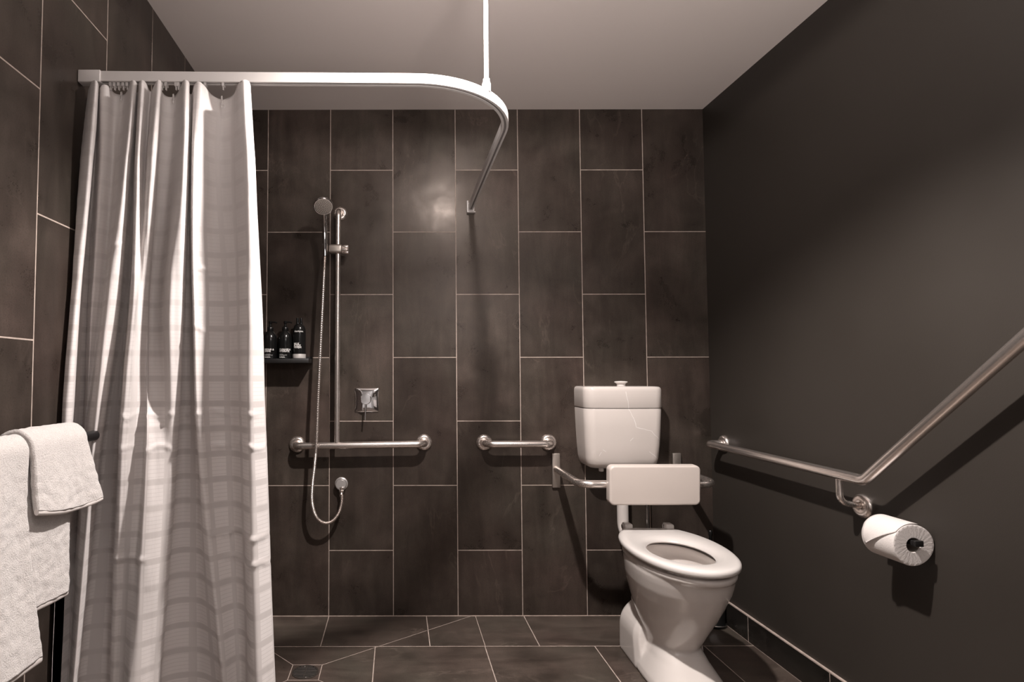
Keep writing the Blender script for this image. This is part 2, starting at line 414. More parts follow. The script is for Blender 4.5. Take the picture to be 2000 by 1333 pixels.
fp = lathe('spray_face', [(0, 0), (.0375, 0), (.0375, .0035), (.035, .0045), (0, .0045)], M['nozzle'], hs, hc+hn*.008, hn, 44)
bm = bmesh.new(); q = Vector((0, 0, 1)).rotation_difference(hn)
for ring, cnt in ((.008, 6), (.0165, 12), (.0245, 18), (.031, 24)):
    for k in range(cnt):
        a = 2*PI*k/cnt; c = hc+hn*.0125+q @ Vector((ring*math.cos(a), ring*math.sin(a), 0))
        bm_lathe(bm, [(0, .0022), (.0009, .0018), (.0012, 0), (0, -.0004)], c, hn, 6)
from_bm('nozzles', bm, M['nozzle_dot'], fp)

hose = [(-.312, -.102, 1.660), (-.314, -.108, 1.60), (-.321, -.114, 1.42), (-.330, -.118, 1.20), (-.338, -.120, 1.0), (-.343, -.120, .84), (-.352, -.112, .72),
        (-.364, -.100, .62), (-.366, -.092, .54), (-.350, -.085, .478), (-.318, -.075, .448), (-.283, -.066, .449), (-.254, -.058, .478), (-.239, -.048, .52), (-.236, -.040, .566)]
n = 900; pts = [Vector(catmull(hose, (len(hose)-1)*i/n)) for i in range(n+1)]
bm = bmesh.new(); bm_sweep(bm, pts, [.0066 if i % 3 else .0082 for i in range(n+1)], 10)
h_ = from_bm('shower_hose', bm, M['steel'], None, True, 80); tag(h_, 'ribbed metal shower hose looping down from the hand shower to the wall outlet', 'hose')

wo = empty('wall_outlet', (-.243, 0, .609)); tag(wo, 'round chrome water outlet on the back wall feeding the shower hose', 'water outlet')
lathe('outlet_disc', [(0, .032), (.022, .032), (.0255, .029), (.0265, .024), (.0265, .004), (.030, .003), (.030, 0)], M['satin_chrome'], wo, (0, 0, 0), (0, -1, 0), 40, 40)
bm = bmesh.new(); bm_lathe(bm, [(.006, .008), (.0095, .006), (.0095, -.006), (.0115, -.007), (.0115, -.017), (.0085, -.019), (.0085, -.040), (.006, -.041)], (.004, -.030, -.018+.002), (.06, -.15, 1), 24)
from_bm('hose_connector', bm, M['steel'], wo)

mx = empty('mixer_tap', (-.125, 0, .999)); tag(mx, 'square chrome shower mixer with a round knob and thin pin lever', 'tap')
bm = bmesh.new(); K = 24; grid = []
for i in range(K+1):
    row = []
    for j in range(K+1):
        u_, v_ = -1+2*i/K, -1+2*j/K; s_ = .0555
        dz = .004+.0075*(1-u_**2)**.5*(1-v_**2)**.5 if abs(u_) < 1 and abs(v_) < 1 else .004
        row.append(bm.verts.new((u_*s_, -dz, v_*s_)))
    grid.append(row)
for i in range(K):
    for j in range(K): bm.faces.new([grid[i][j], grid[i+1][j], grid[i+1][j+1], grid[i][j+1]])
e = bmesh.ops.extrude_edge_only(bm, edges=[e_ for e_ in bm.edges if len(e_.link_faces) == 1])
for v in e['geom']:
    if isinstance(v, bmesh.types.BMVert): v.co.y = 0
mp = from_bm('wall_plate', bm, M['chrome'], mx, True, 50)
lathe('knob', [(.0255, .006), (.0255, .046), (.0240, .049), (0, .0505)], M['chrome'], mx, (-.003, 0, .004), (0, -1, .06), 44, 30)
tube('pin_lever', [(-.003, -.040, -.018), (-.005, -.050, -.090)], .0038, M['chrome'], mx, 0, 14)

# ------------------------------------------------------------------ shelf and bottles
s = empty('shelf', (-.53, 0, 1.192)); tag(s, 'small black wall shelf carrying the bottles', 'shelf')
bm = bmesh.new(); bm_box(bm, -.13, .148, -.115, -.001, -.020, 0, .0015, 2)
bm_box(bm, -.13, .148, -.004, -.0005, 0, .012, .001, 1)
from_bm('shelf_board', bm, M['blackm'], s)
def curved_text(name, txt, size, r, z, ang0, mat, parent, align='LEFT', extr=.0003, sp=1.0):
    cu = bpy.data.curves.new('txt', 'FONT'); cu.body = txt; cu.size = size; cu.align_x = align; cu.space_line = sp; cu.offset = size*.028
    ob = bpy.data.objects.new('txt', cu); COL.objects.link(ob); dg = bpy.context.evaluated_depsgraph_get(); dg.update()
    me = bpy.data.meshes.new_from_object(ob.evaluated_get(dg)); bpy.data.objects.remove(ob)
    for v in me.vertices:
        a = ang0+v.co.x/r; v.co = Vector((r*math.sin(a), -r*math.cos(a), z+v.co.y))
    bm = bmesh.new(); bm.from_mesh(me); bpy.data.meshes.remove(me)
    for f in list(bm.faces): pass
    me2 = bpy.data.meshes.new(name); bm.to_mesh(me2); bm.free()
    o = link_mesh(name, me2, mat, parent, False); return o
def pump_bottle(loc, rot, l1, l2, label):
    t = empty('pump_bottle', loc, rot); tag(t, label, 'bottle', 'toiletry bottles on the black shelf')
    lathe('body', [(0, 0), (.029, 0), (.0315, .003), (.0315, .088), (.030, .102), (.0245, .116), (.017, .126), (.013, .130), (0, .130)], M['blackg'], t, seg=48)
    p = lathe('pump', [(.0135, .126), (.0145, .128), (.0145, .144), (.012, .148), (.006, .150), (.005, .162), (.008, .164), (.0085, .172), (.006, .175), (0, .175)], M['blackg'], t, seg=28)
    tube('spout', [(-.006, 0, .1705), (.022, -.001, .1705), (.031, -.001, .167)], .0038, M['blackg'], p, .006, 10)
    curved_text('label_lettering', l1, .0112, .0318, .0385, -.78, M['print'], t, sp=.72)
    curved_text('fine_print', l2, .0042, .0318, .0190, -.78, M['printg'], t, sp=.9)
    curved_text('brand_lettering', 'thankyou.', .0075, .0318, .0048, -.78, M['print'], t)
    return t
SH = 1.1925
pump_bottle((-.5680, -.062, SH), .12, 'REPAIR &\nSHINE', 'CONDITIONER\nNOURISHING BLEND\nFOR ALL HAIR', 'black pump bottle lettered REPAIR, half hidden by the curtain edge')
pump_bottle((-.4990, -.062, SH), .05, 'CLEANSE &\nHYDRATE', 'SHAMPOO\nHYDRATING BLEND\nFOR ALL HAIR', 'black pump bottle lettered CLEANSE and HYDRATE, middle of the three on the shelf')
t = empty('body_wash_bottle', (-.4340, -.062, SH), .0); tag(t, 'black dome-shouldered bottle lettered MILK BODY WASH, right end of the shelf', 'bottle', 'toiletry bottles on the black shelf')
lathe('body', [(0, .0), (.028, 0), (.0292, .002), (.0300, .02), (.0300, .120), (.0288, .138), (.024, .152), (.016, .161), (.008, .165), (0, .165)], M['blackg'], t, seg=48)
lathe('pale_band', [(.0303, .002), (.0306, .003), (.0306, .0205), (.0303, .0215)], simple('silver_band', (.55, .52, .50), .45, .2), t, seg=48)
for sx in (-1, 1):
    lathe('cap_prong', [(0, .158), (.0062, .158), (.0062, .187), (.0055, .189), (0, .189)], M['blackg'], t, (sx*.0085, 0, 0), seg=20)
curved_text('brand_lettering', 'thankyou.', .0110, .0303, .1225, -.62, M['print'], t)
curved_text('label_lettering', 'MILK\nBODY\nWASH', .0130, .0303, .0640, -.75, M['print'], t, sp=.62)

# ------------------------------------------------------------------ curtain rail
def rail_path():
    P = [(XL+.002, -1.192)]
    for i in range(1, 30): P.append((XL+.002+(0.06-XL)*i/30, -1.192+.015*i/30))
    R_, cx, cy = .305, .060, -.872
    for i in range(0, 25):
        a = -PI/2+PI/2*i/24; P.append((cx+R_*math.cos(a), cy+R_*math.sin(a)))
    P += [(.366, -.6), (.368, -.3), (.371, -.012)]
    return P
RB, RT, RW = 1.903, 1.930, .0105
prof = [(-RW, RT), (RW, RT), (RW, RB), (.0035, RB), (.0035, RB+.010), (-.0035, RB+.010), (-.0035, RB), (-RW, RB)]
def rail_sweep(P, prof):
    bm = bmesh.new(); loops = []
    for i, p in enumerate(P):
        a = P[max(0, i-1)]; b_ = P[min(len(P)-1, i+1)]
        d = Vector((b_[0]-a[0], b_[1]-a[1], 0)).normalized(); nn = Vector((d.y, -d.x, 0))
        loops.append([Vector((p[0]+nn.x*q[0], p[1]+nn.y*q[0], q[1])) for q in prof])
    bm_loft(bm, loops); return bm
cr = empty('curtain_rail', (0, 0, 0)); tag(cr, 'white L-shaped curtain rail curving from the left wall to the back wall', 'curtain rail')
from_bm('track', rail_sweep(rail_path(), prof), M['rail_white'], cr, True, 30)
from_bm('slot_shade_strip', rail_sweep(rail_path(), [(-.0033, RB+.009), (.0033, RB+.009), (.0033, RB+.0015), (-.0033, RB+.0015)]), M['slot_shade'], cr, True, 30)  # solid dark strip; its colour stands in for shade inside the slot
box('end_cap', XL+.001, XL+.060, -1.2055, -1.1785, RB-.004, RT+.002, M['rail_white'], cr, .002)
bm = bmesh.new(); bm_box(bm, .354, .388, -.012, -.001, RB-.012, RT+.008, .002); bm_box(bm, .352, .360, -.014, -.001, RB-.010, RT+.018, .001); bm_box(bm, .352, .392, -.022, -.001, RB-.014, RB-.009, .001)
from_bm('wall_bracket', bm, M['rail_white'], cr)
cx0, cy0 = .060+.305*.7071, -.872-.305*.7071
rod = tube('ceiling_rod', [(cx0, cy0, RT+.02), (cx0, cy0, H-.002)], .0068, M['rail_white'], cr, 0, 24)
lathe('rod_socket', [(.004, -.002), (.0125, -.002), (.0125, .022), (.010, .028), (.010, .036), (.0068, .038)], M['rail_white'], rod, (cx0, cy0, RT), seg=28)
lathe('ceiling_plate', [(0, 0), (.026, 0), (.026, -.004), (.022, -.007), (.0068, -.008)], M['rail_white'], rod, (cx0, cy0, H-.001), seg=36)
D1 = 1106.8
def wx(px, y): return .0176+(px-775.1)*(2.68+y)/D1          # world x of a picture column at depth y
gm = bmesh.new(); bm_box(gm, -.0035, .0035, -.0075, .0075, -.009, .002, .001, 1); bm_box(gm, -.0012, .0012, -.003, .003, -.018, -.008)
gme = bpy.data.meshes.new('glider'); gm.to_mesh(gme); gm.free(); gme.materials.append(M['rail_white'])
for px in (206, 214, 222, 231, 239, 247, 300, 308, 316, 336, 341, 394, 430):
    o = bpy.data.objects.new('glider', gme); COL.objects.link(o); o.parent = cr; o.location = (wx(px, -1.185), -1.186, RB+.0)

# ------------------------------------------------------------------ shower curtain
# each row: picture columns of one fold line at five heights (top..bottom), and how far it stands in front of the rail there (mm)
HZ = [1.885, 1.69, 1.31, .935, .31]
FOLDS = [
 ((160,143,123,110,92),(10,20,30,40,60)),
 ((166,152,132,118,98),(45,55,65,75,90)),
 ((174,166,146,130,106),(60,70,75,85,95)),
 ((180,174,154,142,111),(40,45,50,55,60)),
 ((179,173,153,142,113),(-10,-20,-20,-10,0)),
 ((181,177,164,154,122),(-25,-40,-40,-40,-10)),
 ((183,181,175,166,134),(20,-15,0,0,-5)),
 ((188,186,177,168,139),(38,20,18,10,0)),
 ((200,197,186,166,143),(28,12,5,10,12)),
 ((214,212,196,169,146),(-15,-15,-12,20,35)),
 ((232,222,203,175,150),(-15,10,30,55,75)),
 ((240,229,207,184,155),(25,45,66,72,85)),
 ((247,238,219,192,160),(55,66,62,58,72)),
 ((256,246,231,201,164),(45,45,40,38,45)),
 ((256,249,235,204,167),(5,5,-5,-10,-10)),
 ((258,254,243,220,196),(-10,-20,-30,-30,-30)),
 ((260,256,250,235,226),(5,-10,-28,-28,-25)),
 ((261,256,251,234,227),(45,50,50,55,25)),
 ((266,262,256,240,232),(62,62,66,72,38)),
 ((274,269,262,250,240),(45,42,64,66,34)),
 ((284,276,269,262,250),(0,10,56,55,42)),
 ((290,281,277,274,254),(30,45,44,42,70)),
 ((297,290,284,284,258),(58,60,32,36,92)),
 ((305,300,289,288,270),(48,40,15,60,90)),
 ((307,302,289,292,284),(5,-5,-10,62,80)),
 ((316,314,300,304,298),(-20,-25,-22,54,68)),
 ((332,328,312,318,306),(-28,-25,-5,46,60)),
 ((342,340,325,332,314),(10,30,62,38,50)),
 ((351,351,340,342,319),(62,66,60,28,40)),
 ((361,361,356,349,322),(50,44,40,10,22)),
 ((361,363,358,350,326),(0,-10,-15,-15,-8)),
 ((363,365,366,366,362),(-20,-25,-28,-35,-35)),
 ((367,368,374,388,402),(-10,-15,-15,-20,-38)),
 ((371,369,375,389,438),(35,50,50,35,10)),
 ((380,379,386,397,444),(48,50,40,42,42)),
 ((393,393,404,412,452),(30,30,26,22,44)),
 ((408,406,424,432,464),(-5,-5,18,5,22)),
 ((428,426,446,454,476),(-28,-28,20,2,6)),
 ((448,448,463,472,487),(-5,-14,34,30,22)),
 ((460,463,474,480,496),(50,34,60,60,70)),
 ((470,474,486,491,511),(66,66,74,78,88)),
 ((480,486,499,508,530),(50,60,58,58,62)),
 ((484,494,510,522,543),(25,28,28,30,35)),
 ((482,491,508,519,540),(10,8,8,10,15)),
]
def cur_pt(fi, z):
    """point of the cloth on fold coordinate fi at height z"""
    zz = max(min(z, HZ[0]), -.2)
    k = 0
    while k < 3 and zz < HZ[k+1]: k += 1
    f = (HZ[k]-zz)/(HZ[k]-HZ[k+1]); t = k+f
    def at(i):
        px, dp = FOLDS[i]
        if t <= 4:
            a = catmull([(p, d) for p, d in zip(px, dp)], t)
        else:
            a = tuple(q+(q-r)*(t-4)*.6 for q, r in zip((px[4], dp[4]), (px[3], dp[3])))
        y = -1.176-a[1]*.001*(.72 if zz > 1.5 else .72+.28*sstep(1.5, 1.0, zz)); return (wx(a[0], y), y)
    pts = [at(i) for i in range(max(0, int(fi)-1), min(len(FOLDS), int(fi)+3))]
    base = max(0, int(fi)-1)
    return catmull(pts, fi-base)
NU, NV = (len(FOLDS)-1)*8, 300
ZB = .045
bm = bmesh.new(); uvl = bm.loops.layers.uv.new('UVMap')
rows = []; 
arc = [0.0]
ref = [cur_pt((len(FOLDS)-1)*i/NU, 1.0) for i in range(NU+1)]
for i in range(1, NU+1): arc.append(arc[-1]+math.hypot(ref[i][0]-ref[i-1][0], ref[i][1]-ref[i-1][1]))
creases = [(1.395, 34, 36.5, .0045), (1.02, 29, 41, .004), (1.018, 17, 29, .003), (.94, 35, 42, .005), (.935, 17, 28, .003), (.715, 34, 42, .006), (.645, 36, 43, .005), (.66, 15, 24, .005), (1.24, 33, 38, .003), (1.46, 8, 14, .003)]
def topz(i):
    fi = (len(FOLDS)-1)*i/NU; x, y = cur_pt(fi, 1.885)
    d = -1.176-y
    z = 1.886+.010*sstep(.0, .05, d)
    z -= .012*math.exp(-((fi-37.3)/1.6)**2)+.004*math.exp(-((fi-25.5)/1.0)**2)
    return z+.002*math.sin(fi*1.7)
for j in range(NV+1):
    row = []
    for i in range(NU+1):
        fi = (len(FOLDS)-1)*i/NU
        zt = topz(i); v_ = j/NV; z = zt+(ZB-zt)*v_
        x, y = cur_pt(fi, z)
        # soft wobble and package creases of the cloth
        amp = .004*sstep(0, .12, v_)
        nz = mnoise.noise(Vector((fi*.45, z*3.2, 3.1))); nz2 = mnoise.noise(Vector((fi*.9, z*9.0, 8.7)))
        y += amp*nz+.0016*nz2*sstep(0, .05, v_); x += .0025*mnoise.noise(Vector((fi*.3, z*2.2, 17.0)))*sstep(0, .15, v_)
        for cz, f0, f1, am in creases:
            wgt = sstep(f0-1, f0+1, fi)*(1-sstep(f1-1, f1+1, fi))
            if wgt > 0:
                dz = (z-cz-.012*mnoise.noise(Vector((fi*.5, cz*9, 0))))/.006
                y -= am*wgt*math.exp(-dz*dz)*(1-.5*dz)
        row.append(bm.verts.new((max(x, XL+.012), y, z)))
    rows.append(row)
for j in range(NV):
    for i in range(NU):
        f = bm.faces.new([rows[j][i], rows[j+1][i], rows[j+1][i+1], rows[j][i+1]])
        for lp, (jj, ii) in zip(f.loops, ((j, i), (j+1, i), (j+1, i+1), (j, i+1))): lp[uvl].uv = (arc[ii], rows[jj][ii].co.z)
def curtain_material():
    m, nt, b = new_mat('white_woven_curtain'); N = NB(nt); U = N.sep(N.uv())
    u_, v_ = U[0], U[1]
    P_ = .0655; Q = .056
    fv = N.math('FRACT', N.math('DIVIDE', v_, P_)); fu = N.math('FRACT', N.math('DIVIDE', N.math('ADD', u_, .013), Q))
    def band(x, a, b_, e): return N.math('MULTIPLY', N.mr(x, a-e, a+e, 0, 1), N.mr(x, b_-e, b_+e, 1, 0))
    rect = N.math('MULTIPLY', band(fv, .05, .80, .012), band(fu, .06, .76, .012))
    ln = N.math('FRACT', N.math('DIVIDE', v_, P_*.15)); line = band(ln, .40, .52, .04)
    rect2 = N.math('MULTIPLY', rect, N.math('SUBTRACT', 1, N.math('MULTIPLY', line, 1.0)))
    bandrow = band(fv, .03, .82, .012)
    fade = N.mr(v_, 1.0, 1.6, 1, .30)
    colrnd = N.noise(N.comb(N.math('FLOOR', N.math('DIVIDE', N.math('ADD', u_, .013), Q)), 0, 0), 3.3, 0)
    k = N.math('MULTIPLY', rect2, N.math('MULTIPLY', fade, N.mr(colrnd, .3, .7, .55, 1)))
    k = N.math('ADD', N.math('ADD', N.math('MULTIPLY', N.math('MULTIPLY', bandrow, fade), .22), N.math('MULTIPLY', N.math('SUBTRACT', 1, fade), .45)), N.math('MULTIPLY', k, .78), clamp=True)
    N.put(b.inputs['Base Color'], N.mix(k, (.62, .575, .56, 1), (.82, .77, .755, 1)))
    N.put(b.inputs['Roughness'], N.mr(k, 0, 1, .60, .30))
    weave = N.noise(N.comb(N.math('MULTIPLY', u_, 300), N.math('MULTIPLY', v_, 1500), 0), 1, 2)
    wr = N.noise(N.comb(N.math('MULTIPLY', u_, 14), N.math('MULTIPLY', v_, 5), 0), 1, 4, .55)
    b1 = N.bump(weave, .12, .0004); b2 = N.bump(wr, .35, .010, b1)
    N.put(b.inputs['Normal'], b2)
    setc(b, Sheen_Weight=.15)
    N.put(b.inputs['Specular IOR Level'], N.mr(k, 0, 1, .12, .60))
    tr = nt.nodes.new('ShaderNodeBsdfTranslucent'); tr.inputs[0].default_value = (.72, .66, .64, 1); N.put(tr.inputs['Normal'], b2)
    ms = nt.nodes.new('ShaderNodeMixShader'); ms.inputs[0].default_value = .10
    nt.links.new(b.outputs[0], ms.inputs[1]); nt.links.new(tr.outputs[0], ms.inputs[2])
    nt.links.new(ms.outputs[0], nt.nodes['Material Output'].inputs[0])
    return m
M['curtain'] = curtain_material()
cu = empty('shower_curtain', (-.58, -1.2, 1.9)); tag(cu, 'white pleated shower curtain woven with satin blocks, drawn to the left end of the rail', 'shower curtain')
for v in bm.verts: v.co -= Vector((-.58, -1.2, 1.9))
me = bpy.data.meshes.new('cloth'); bm.to_mesh(me); bm.free()
co = link_mesh('cloth', me, M['curtain'], cu)
sm = co.modifiers.new('thick', 'SOLIDIFY'); sm.thickness = .0009; sm.offset = 0
hk = bmesh.new(); bm_sweep(hk, [(0, 0, .016), (0, 0, -.004), (0, -.003, -.012), (0, -.006, -.006)], .0013, 8); bm_box(hk, -.0018, .0018, -.004, .002, .004, .014, .0005, 1)
hme = bpy.data.meshes.new('hook'); hk.to_mesh(hme); hk.free(); hme.materials.append(M['rail_white'])
for px, z in ((208, 1.872), (231, 1.872), (300, 1.872), (334, 1.866), (394, 1.872), (430, 1.860)):
    o = bpy.data.objects.new('hook', hme); COL.objects.link(o); o.parent = cu; o.location = (wx(px, -1.16)+.58, -1.172+1.2, z-1.9)
lathe('eyelet', [(.0035, 0), (.0055, .0008), (.0062, .0018), (.0045, .0026), (.0035, .0018)], M['rail_white'], cu, (wx(432, -1.17)+.58, -1.168+1.2-.012, 1.842-1.9), (0, -1, 0), 20)

# ------------------------------------------------------------------ towel bar and towels
BX, BZ = -.745, .966
tb = empty('towel_bar', (XL, -1.5, BZ)); tag(tb, 'black round towel bar on the left wall', 'towel bar')
lathe('bar', [(0, 0), (.0115, 0), (.0125, .001), (.0125, .778), (.0115, .78), (0, .78)], M['blackm'], tb, (BX-XL, -.52, 0), (0, 1, 0), 28)
for yy in (-.44, .20):
    tube('bracket', [(.001, yy, 0), (BX-XL-.008, yy, 0)], .009, M['blackm'], tb, 0, 18)

def towel_material():
    m, nt, b = new_mat('white_terry'); N = NB(nt); P = N.pos()
    n1 = N.noise(P, 900, 2, .6); n2 = N.noise(P, 330, 3, .6); n3 = N.noise(P, 60, 3)
    h = N.math('ADD', N.math('MULTIPLY', n1, .6), N.math('ADD', n2, N.math('MULTIPLY', n3, .25)))
    N.put(b.inputs['Normal'], N.bump(h, .8, .0032))
    N.put(b.inputs['Base Color'], N.mix(N.mr(h, .7, 1.15, 0, 1), (.54, .495, .475, 1), (.70, .65, .625, 1)))
    setc(b, Roughness=.95, Sheen_Weight=.5, Sheen_Roughness=.5, Specular_IOR_Level=.1)
    return m
M['terry'] = towel_material()
M['hem'] = simple('flat_woven_hem', (.62, .57, .545), .8, bumpscale=500, bumpstr=.3, bumpdist=.001)
def drape(name, ya, yb, front_fn, back_z, r, thick, parent=None, seed=0, du=.0035, hem=True, wave=.004, label=None, cat=None, group=None, top_extra=0, flare=.10):
    """a towel folded over the bar: front_fn(s) gives the hem height at s in 0..1 from ya to yb; ya/yb may be functions of z"""
    fa = ya if callable(ya) else (lambda z: ya); fb = yb if callable(yb) else (lambda z: yb)
    bm = bmesh.new(); nu = max(8, int(abs(fb(.9)-fa(.9))/du)); grid = []
    path = []
    nb = int((BZ-back_z)/du); 
    for k in range(nb): path.append(('b', back_z+(BZ-back_z)*k/nb))
    for k in range(15): path.append(('a', PI-PI*k/14))
    nf = 130
    for k in range(1, nf+1): path.append(('f', k/nf))
    for kind, val in path:
        row = []
        for i in range(nu+1):
            s = i/nu
            if kind == 'b': z = val; x = BX-r-.001; out = -1; zz = z
            elif kind == 'a': x = BX+r*math.cos(val); z = BZ+r*math.sin(val)+top_extra*math.sin(val); out = math.cos(val); zz = BZ
            else:
                zb_ = front_fn(s); z = BZ+(zb_-BZ)*val; x = BX+r+flare*(BZ-z)*.35+.004*math.sin(s*9+seed)*min(1, (BZ-z)*8); out = 1; zz = z
            y = fa(zz)+(fb(zz)-fa(zz))*s
            nn = wave*mnoise.noise(Vector((y*9+seed, z*5, seed)))+.0022*mnoise.noise(Vector((y*60, z*60, x*60+seed)))
            if kind == 'f': x += nn*min(1, (BZ-z)*12)+wave*.8*math.sin(s*7+z*6+seed)*min(1, (BZ-z)*6)
            elif kind == 'a': z += abs(nn)*math.sin(val)
            y += .0015*mnoise.noise(Vector((z*40, seed, s)))
            row.append(bm.verts.new((max(x, XL+.018), y, z)))
        grid.append(row)
    for a, b_ in zip(grid, grid[1:]):
        for i in range(nu): bm.faces.new([a[i], a[i+1], b_[i+1], b_[i]])
    o = from_bm(name, bm, M['terry'], parent, True, None)
    md = o.modifiers.new('thick', 'SOLIDIFY'); md.thickness = thick; md.offset = 0
    if hem:
        bm = bmesh.new(); L0 = []
        last = [v for v in grid[-1]] if False else None
    return o
def hemstrip(name, pts, w, th, parent):
    """a rounded band along the edge points"""
    bm = bmesh.new(); loops = []
    for p in pts:
        p = Vector(p)
        loops.append([p+Vector((th/2*math.cos(a)*(1 if abs(math.cos(a)) > 0 else 1), 0, w/2*math.sin(a))) for a in [2*PI*k/12 for k in range(12)]])
    bm_loft(bm, loops); return from_bm(name, bm, M['hem'], parent, True, 60)

# bath towel: the layer beneath and the broad fold in front of it
bt = empty('bath_towel', (BX, -1.62, BZ)); tag(bt, 'large white terry bath towel folded over the bar, hanging lowest', 'towel')
u1 = drape('under_layer', lambda z: -1.395-.02*(.966-z), -1.78, lambda s: .640+.030*s, .70, .0190, .009, bt, 1.0, wave=.003, flare=.10)
u2 = drape('front_fold', lambda z: -1.548+.16*(max(0, .80-z))**1.15*1.0, -1.84, lambda s: .553+.02*s, .60, .028, .010, bt, 4.2, wave=.005, flare=.13)
for o in (u1, u2): o.location = (-BX, 1.62, -BZ)
hf = []
for k in range(24):
    s_ = k/23; ya = -1.548+.16*(.80-.553)**1.15; y = ya+(-1.84-ya)*s_; z = .553+.02*s_
    hf.append((BX+.028+.13*(BZ-z)*.35+.004*math.sin(s_*9+4.2)+.004*math.sin(s_*7+z*6+4.2), y, z-.004))
h1 = hemstrip('hem', hf, .016, .007, bt); h1.location = (-BX, 1.62, -BZ)
hf = []
for k in range(24):
    s_ = k/23; ya = -1.4015; y = ya+(-1.78-ya)*s_; z = .640+.03*s_
    hf.append((BX+.019+.10*(BZ-z)*.35+.004*math.sin(s_*9+1)+.0024*math.sin(s_*7+z*6+1), y, z-.003))
h2 = hemstrip('hem', hf, .014, .006, bt); h2.location = (-BX, 1.62, -BZ)
# hand towel laid over it, nearest the curtain
ht = empty('hand_towel', (BX, -1.43, BZ)); tag(ht, 'small white terry hand towel folded over the end of the bar beside the curtain', 'towel')
a1 = drape('terry_cloth', lambda z: -1.352+.30*(max(0, .966-z)), lambda z: -1.545+.03*(.966-z), lambda s: .826+.022*s-.01*math.sin(PI*s), .86, .0360, .012, ht, 7.7, wave=.003, flare=.30)
a1.location = (-BX, 1.43, -BZ)
hf = []
for k in range(20):
    s_ = k/19; z = .826+.022*s_-.01*math.sin(PI*s_); ya = -1.352+.30*(.966-z); yb = -1.545+.03*(.966-z); y = ya+(yb-ya)*s_
    hf.append((BX+.036+.30*(BZ-z)*.35+.004*math.sin(s_*9+7.7)+.0024*math.sin(s_*7+z*6+7.7)*min(1, (BZ-z)*6), y, z-.003))
h3 = hemstrip('hem', hf, .012, .010, ht); h3.location = (-BX, 1.43, -BZ)

# ------------------------------------------------------------------ cistern
CC = (1.030, 0, .70)
cs = empty('toilet_cistern', CC); tag(cs, 'white ceramic toilet cistern mounted on the back wall, with fine pale scratches', 'cistern')
def dplan(hw, depth, z, rc=.045, n=10, bulge=.008):
    P = [(-hw, 0)]
    P.append((-hw, -depth*.4))
    for k in range(n+1):
        a = PI+PI/2*k/n; P.append((-hw+rc+rc*math.cos(a), -depth+rc+rc*math.sin(a)))
    for k in range(1, 8):
        t_ = k/8; xx = (-hw+rc)+(2*hw-2*rc)*t_; P.append((xx, -depth-bulge*math.sin(PI*t_)))
    for k in range(n+1):
        a = -PI/2+PI/2*k/n; P.append((hw-rc+rc*math.cos(a), -depth+rc+rc*math.sin(a)))
    P.append((hw, -depth*.4)); P.append((hw, 0))
    return [Vector((x, y, z)) for x, y in P]
bm = bmesh.new()
secs = [(.120, .090, -.006, .030), (.138, .115, -.003, .034), (.150, .130, .006, .038), (.158, .141, .020, .042), (.163, .148, .045, .044), (.168, .154, .10, .045), (.172, .158, .18, .045), (.175, .160, .262, .045), (.174, .159, .266, .045)]
bm_loft(bm, [dplan(hw, dp, z, rc) for hw, dp, z, rc in secs])
def cistern_mat():
    m = M['porcelain'].copy(); m.name = 'scratched_porcelain'; nt = m.node_tree; b = nt.nodes['Principled BSDF']; N = NB(nt); P = N.pos()
    P2 = N.vec('ADD', N.vec('MULTIPLY', P, (1, 0, 1)), N.vec('SCALE', (1, 0, 1), scale=N.mr(N.noise(P, 25, 3), 0, 1, -.006, .006)))
    sg = [((-.001, 0, .34), (.012, 0, .265)), ((.012, 0, .265), (.036, 0, .215)), ((.036, 0, .215), (.045, 0, .185)), ((.045, 0, .185), (.115, 0, .165)), ((.115, 0, .165), (.155, 0, .130)),
          ((.105, 0, .075), (.150, 0, .040)), ((-.10, 0, .085), (-.088, 0, .076)), ((.018, 0, .125), (.030, 0, .137)), ((-.115, 0, .058), (-.108, 0, .072))]
    mk = None
    for a, b_ in sg:
        q = N.segmask(P2, a, b_, .0011); mk = q if mk is None else N.math('MAXIMUM', mk, q)
    N.put(b.inputs['Base Color'], N.mix(N.math('MULTIPLY', mk, .75), (.66, .60, .565, 1), (.92, .89, .87, 1)))
    return m
M['cist'] = cistern_mat()
from_bm('tank', bm, M['cist'], cs, True, 40)
bm = bmesh.new()
ls = [(.1745, .160, .2685, .045), (.1765, .162, .272, .045), (.1765, .162, .345, .045), (.1755, .161, .354, .045), (.172, .158, .360, .043), (.166, .152, .3635, .04), (.150, .138, .365, .035)]
bm_loft(bm, [dplan(hw, dp, z, rc) for hw, dp, z, rc in ls])
lid = from_bm('lid', bm, M['cist'], cs, True, 40)
bt_ = lathe('flush_button', [(0, 0), (.0185, 0), (.0185, .010), (.020, .012), (.0285, .017), (.0290, .020), (.026, .0225), (0, .024)], M['plastic'], cs, (.012, -.085, .3645), seg=36)
lathe('inlet_nut', [(0, -.018), (.010, -.018), (.011, -.016), (.011, 0), (0, 0)], M['plastic'], cs, (-.085, -.085, -.003), seg=20)

# flush pipe and water supply
fp_ = tube('flush_pipe', [(1.044, -.072, .692), (1.044, -.072, .405), (1.052, -.280, .375)], .0250, M['porcelain'], None, .055, 28, 12)
tag(fp_, 'white flush pipe running from the cistern down to the toilet pan', 'pipe')
wp = empty('water_supply_pipe', (1.165, 0, .15)); tag(wp, 'thin chrome upright water pipe behind the toilet seat', 'pipe')
tube('riser', [(0, -.050, .535), (0, -.050, .02)], .0085, M['chrome'], wp, 0, 18)
bm = bmesh.new(); bm_lathe(bm, [(0, .075), (.012, .075), (.014, .070), (.014, .018), (.030, .006), (.030, 0)], (0, 0, 0), (0, -1, 0), 24)
from_bm('stop_valve', bm, M['chrome'], wp)

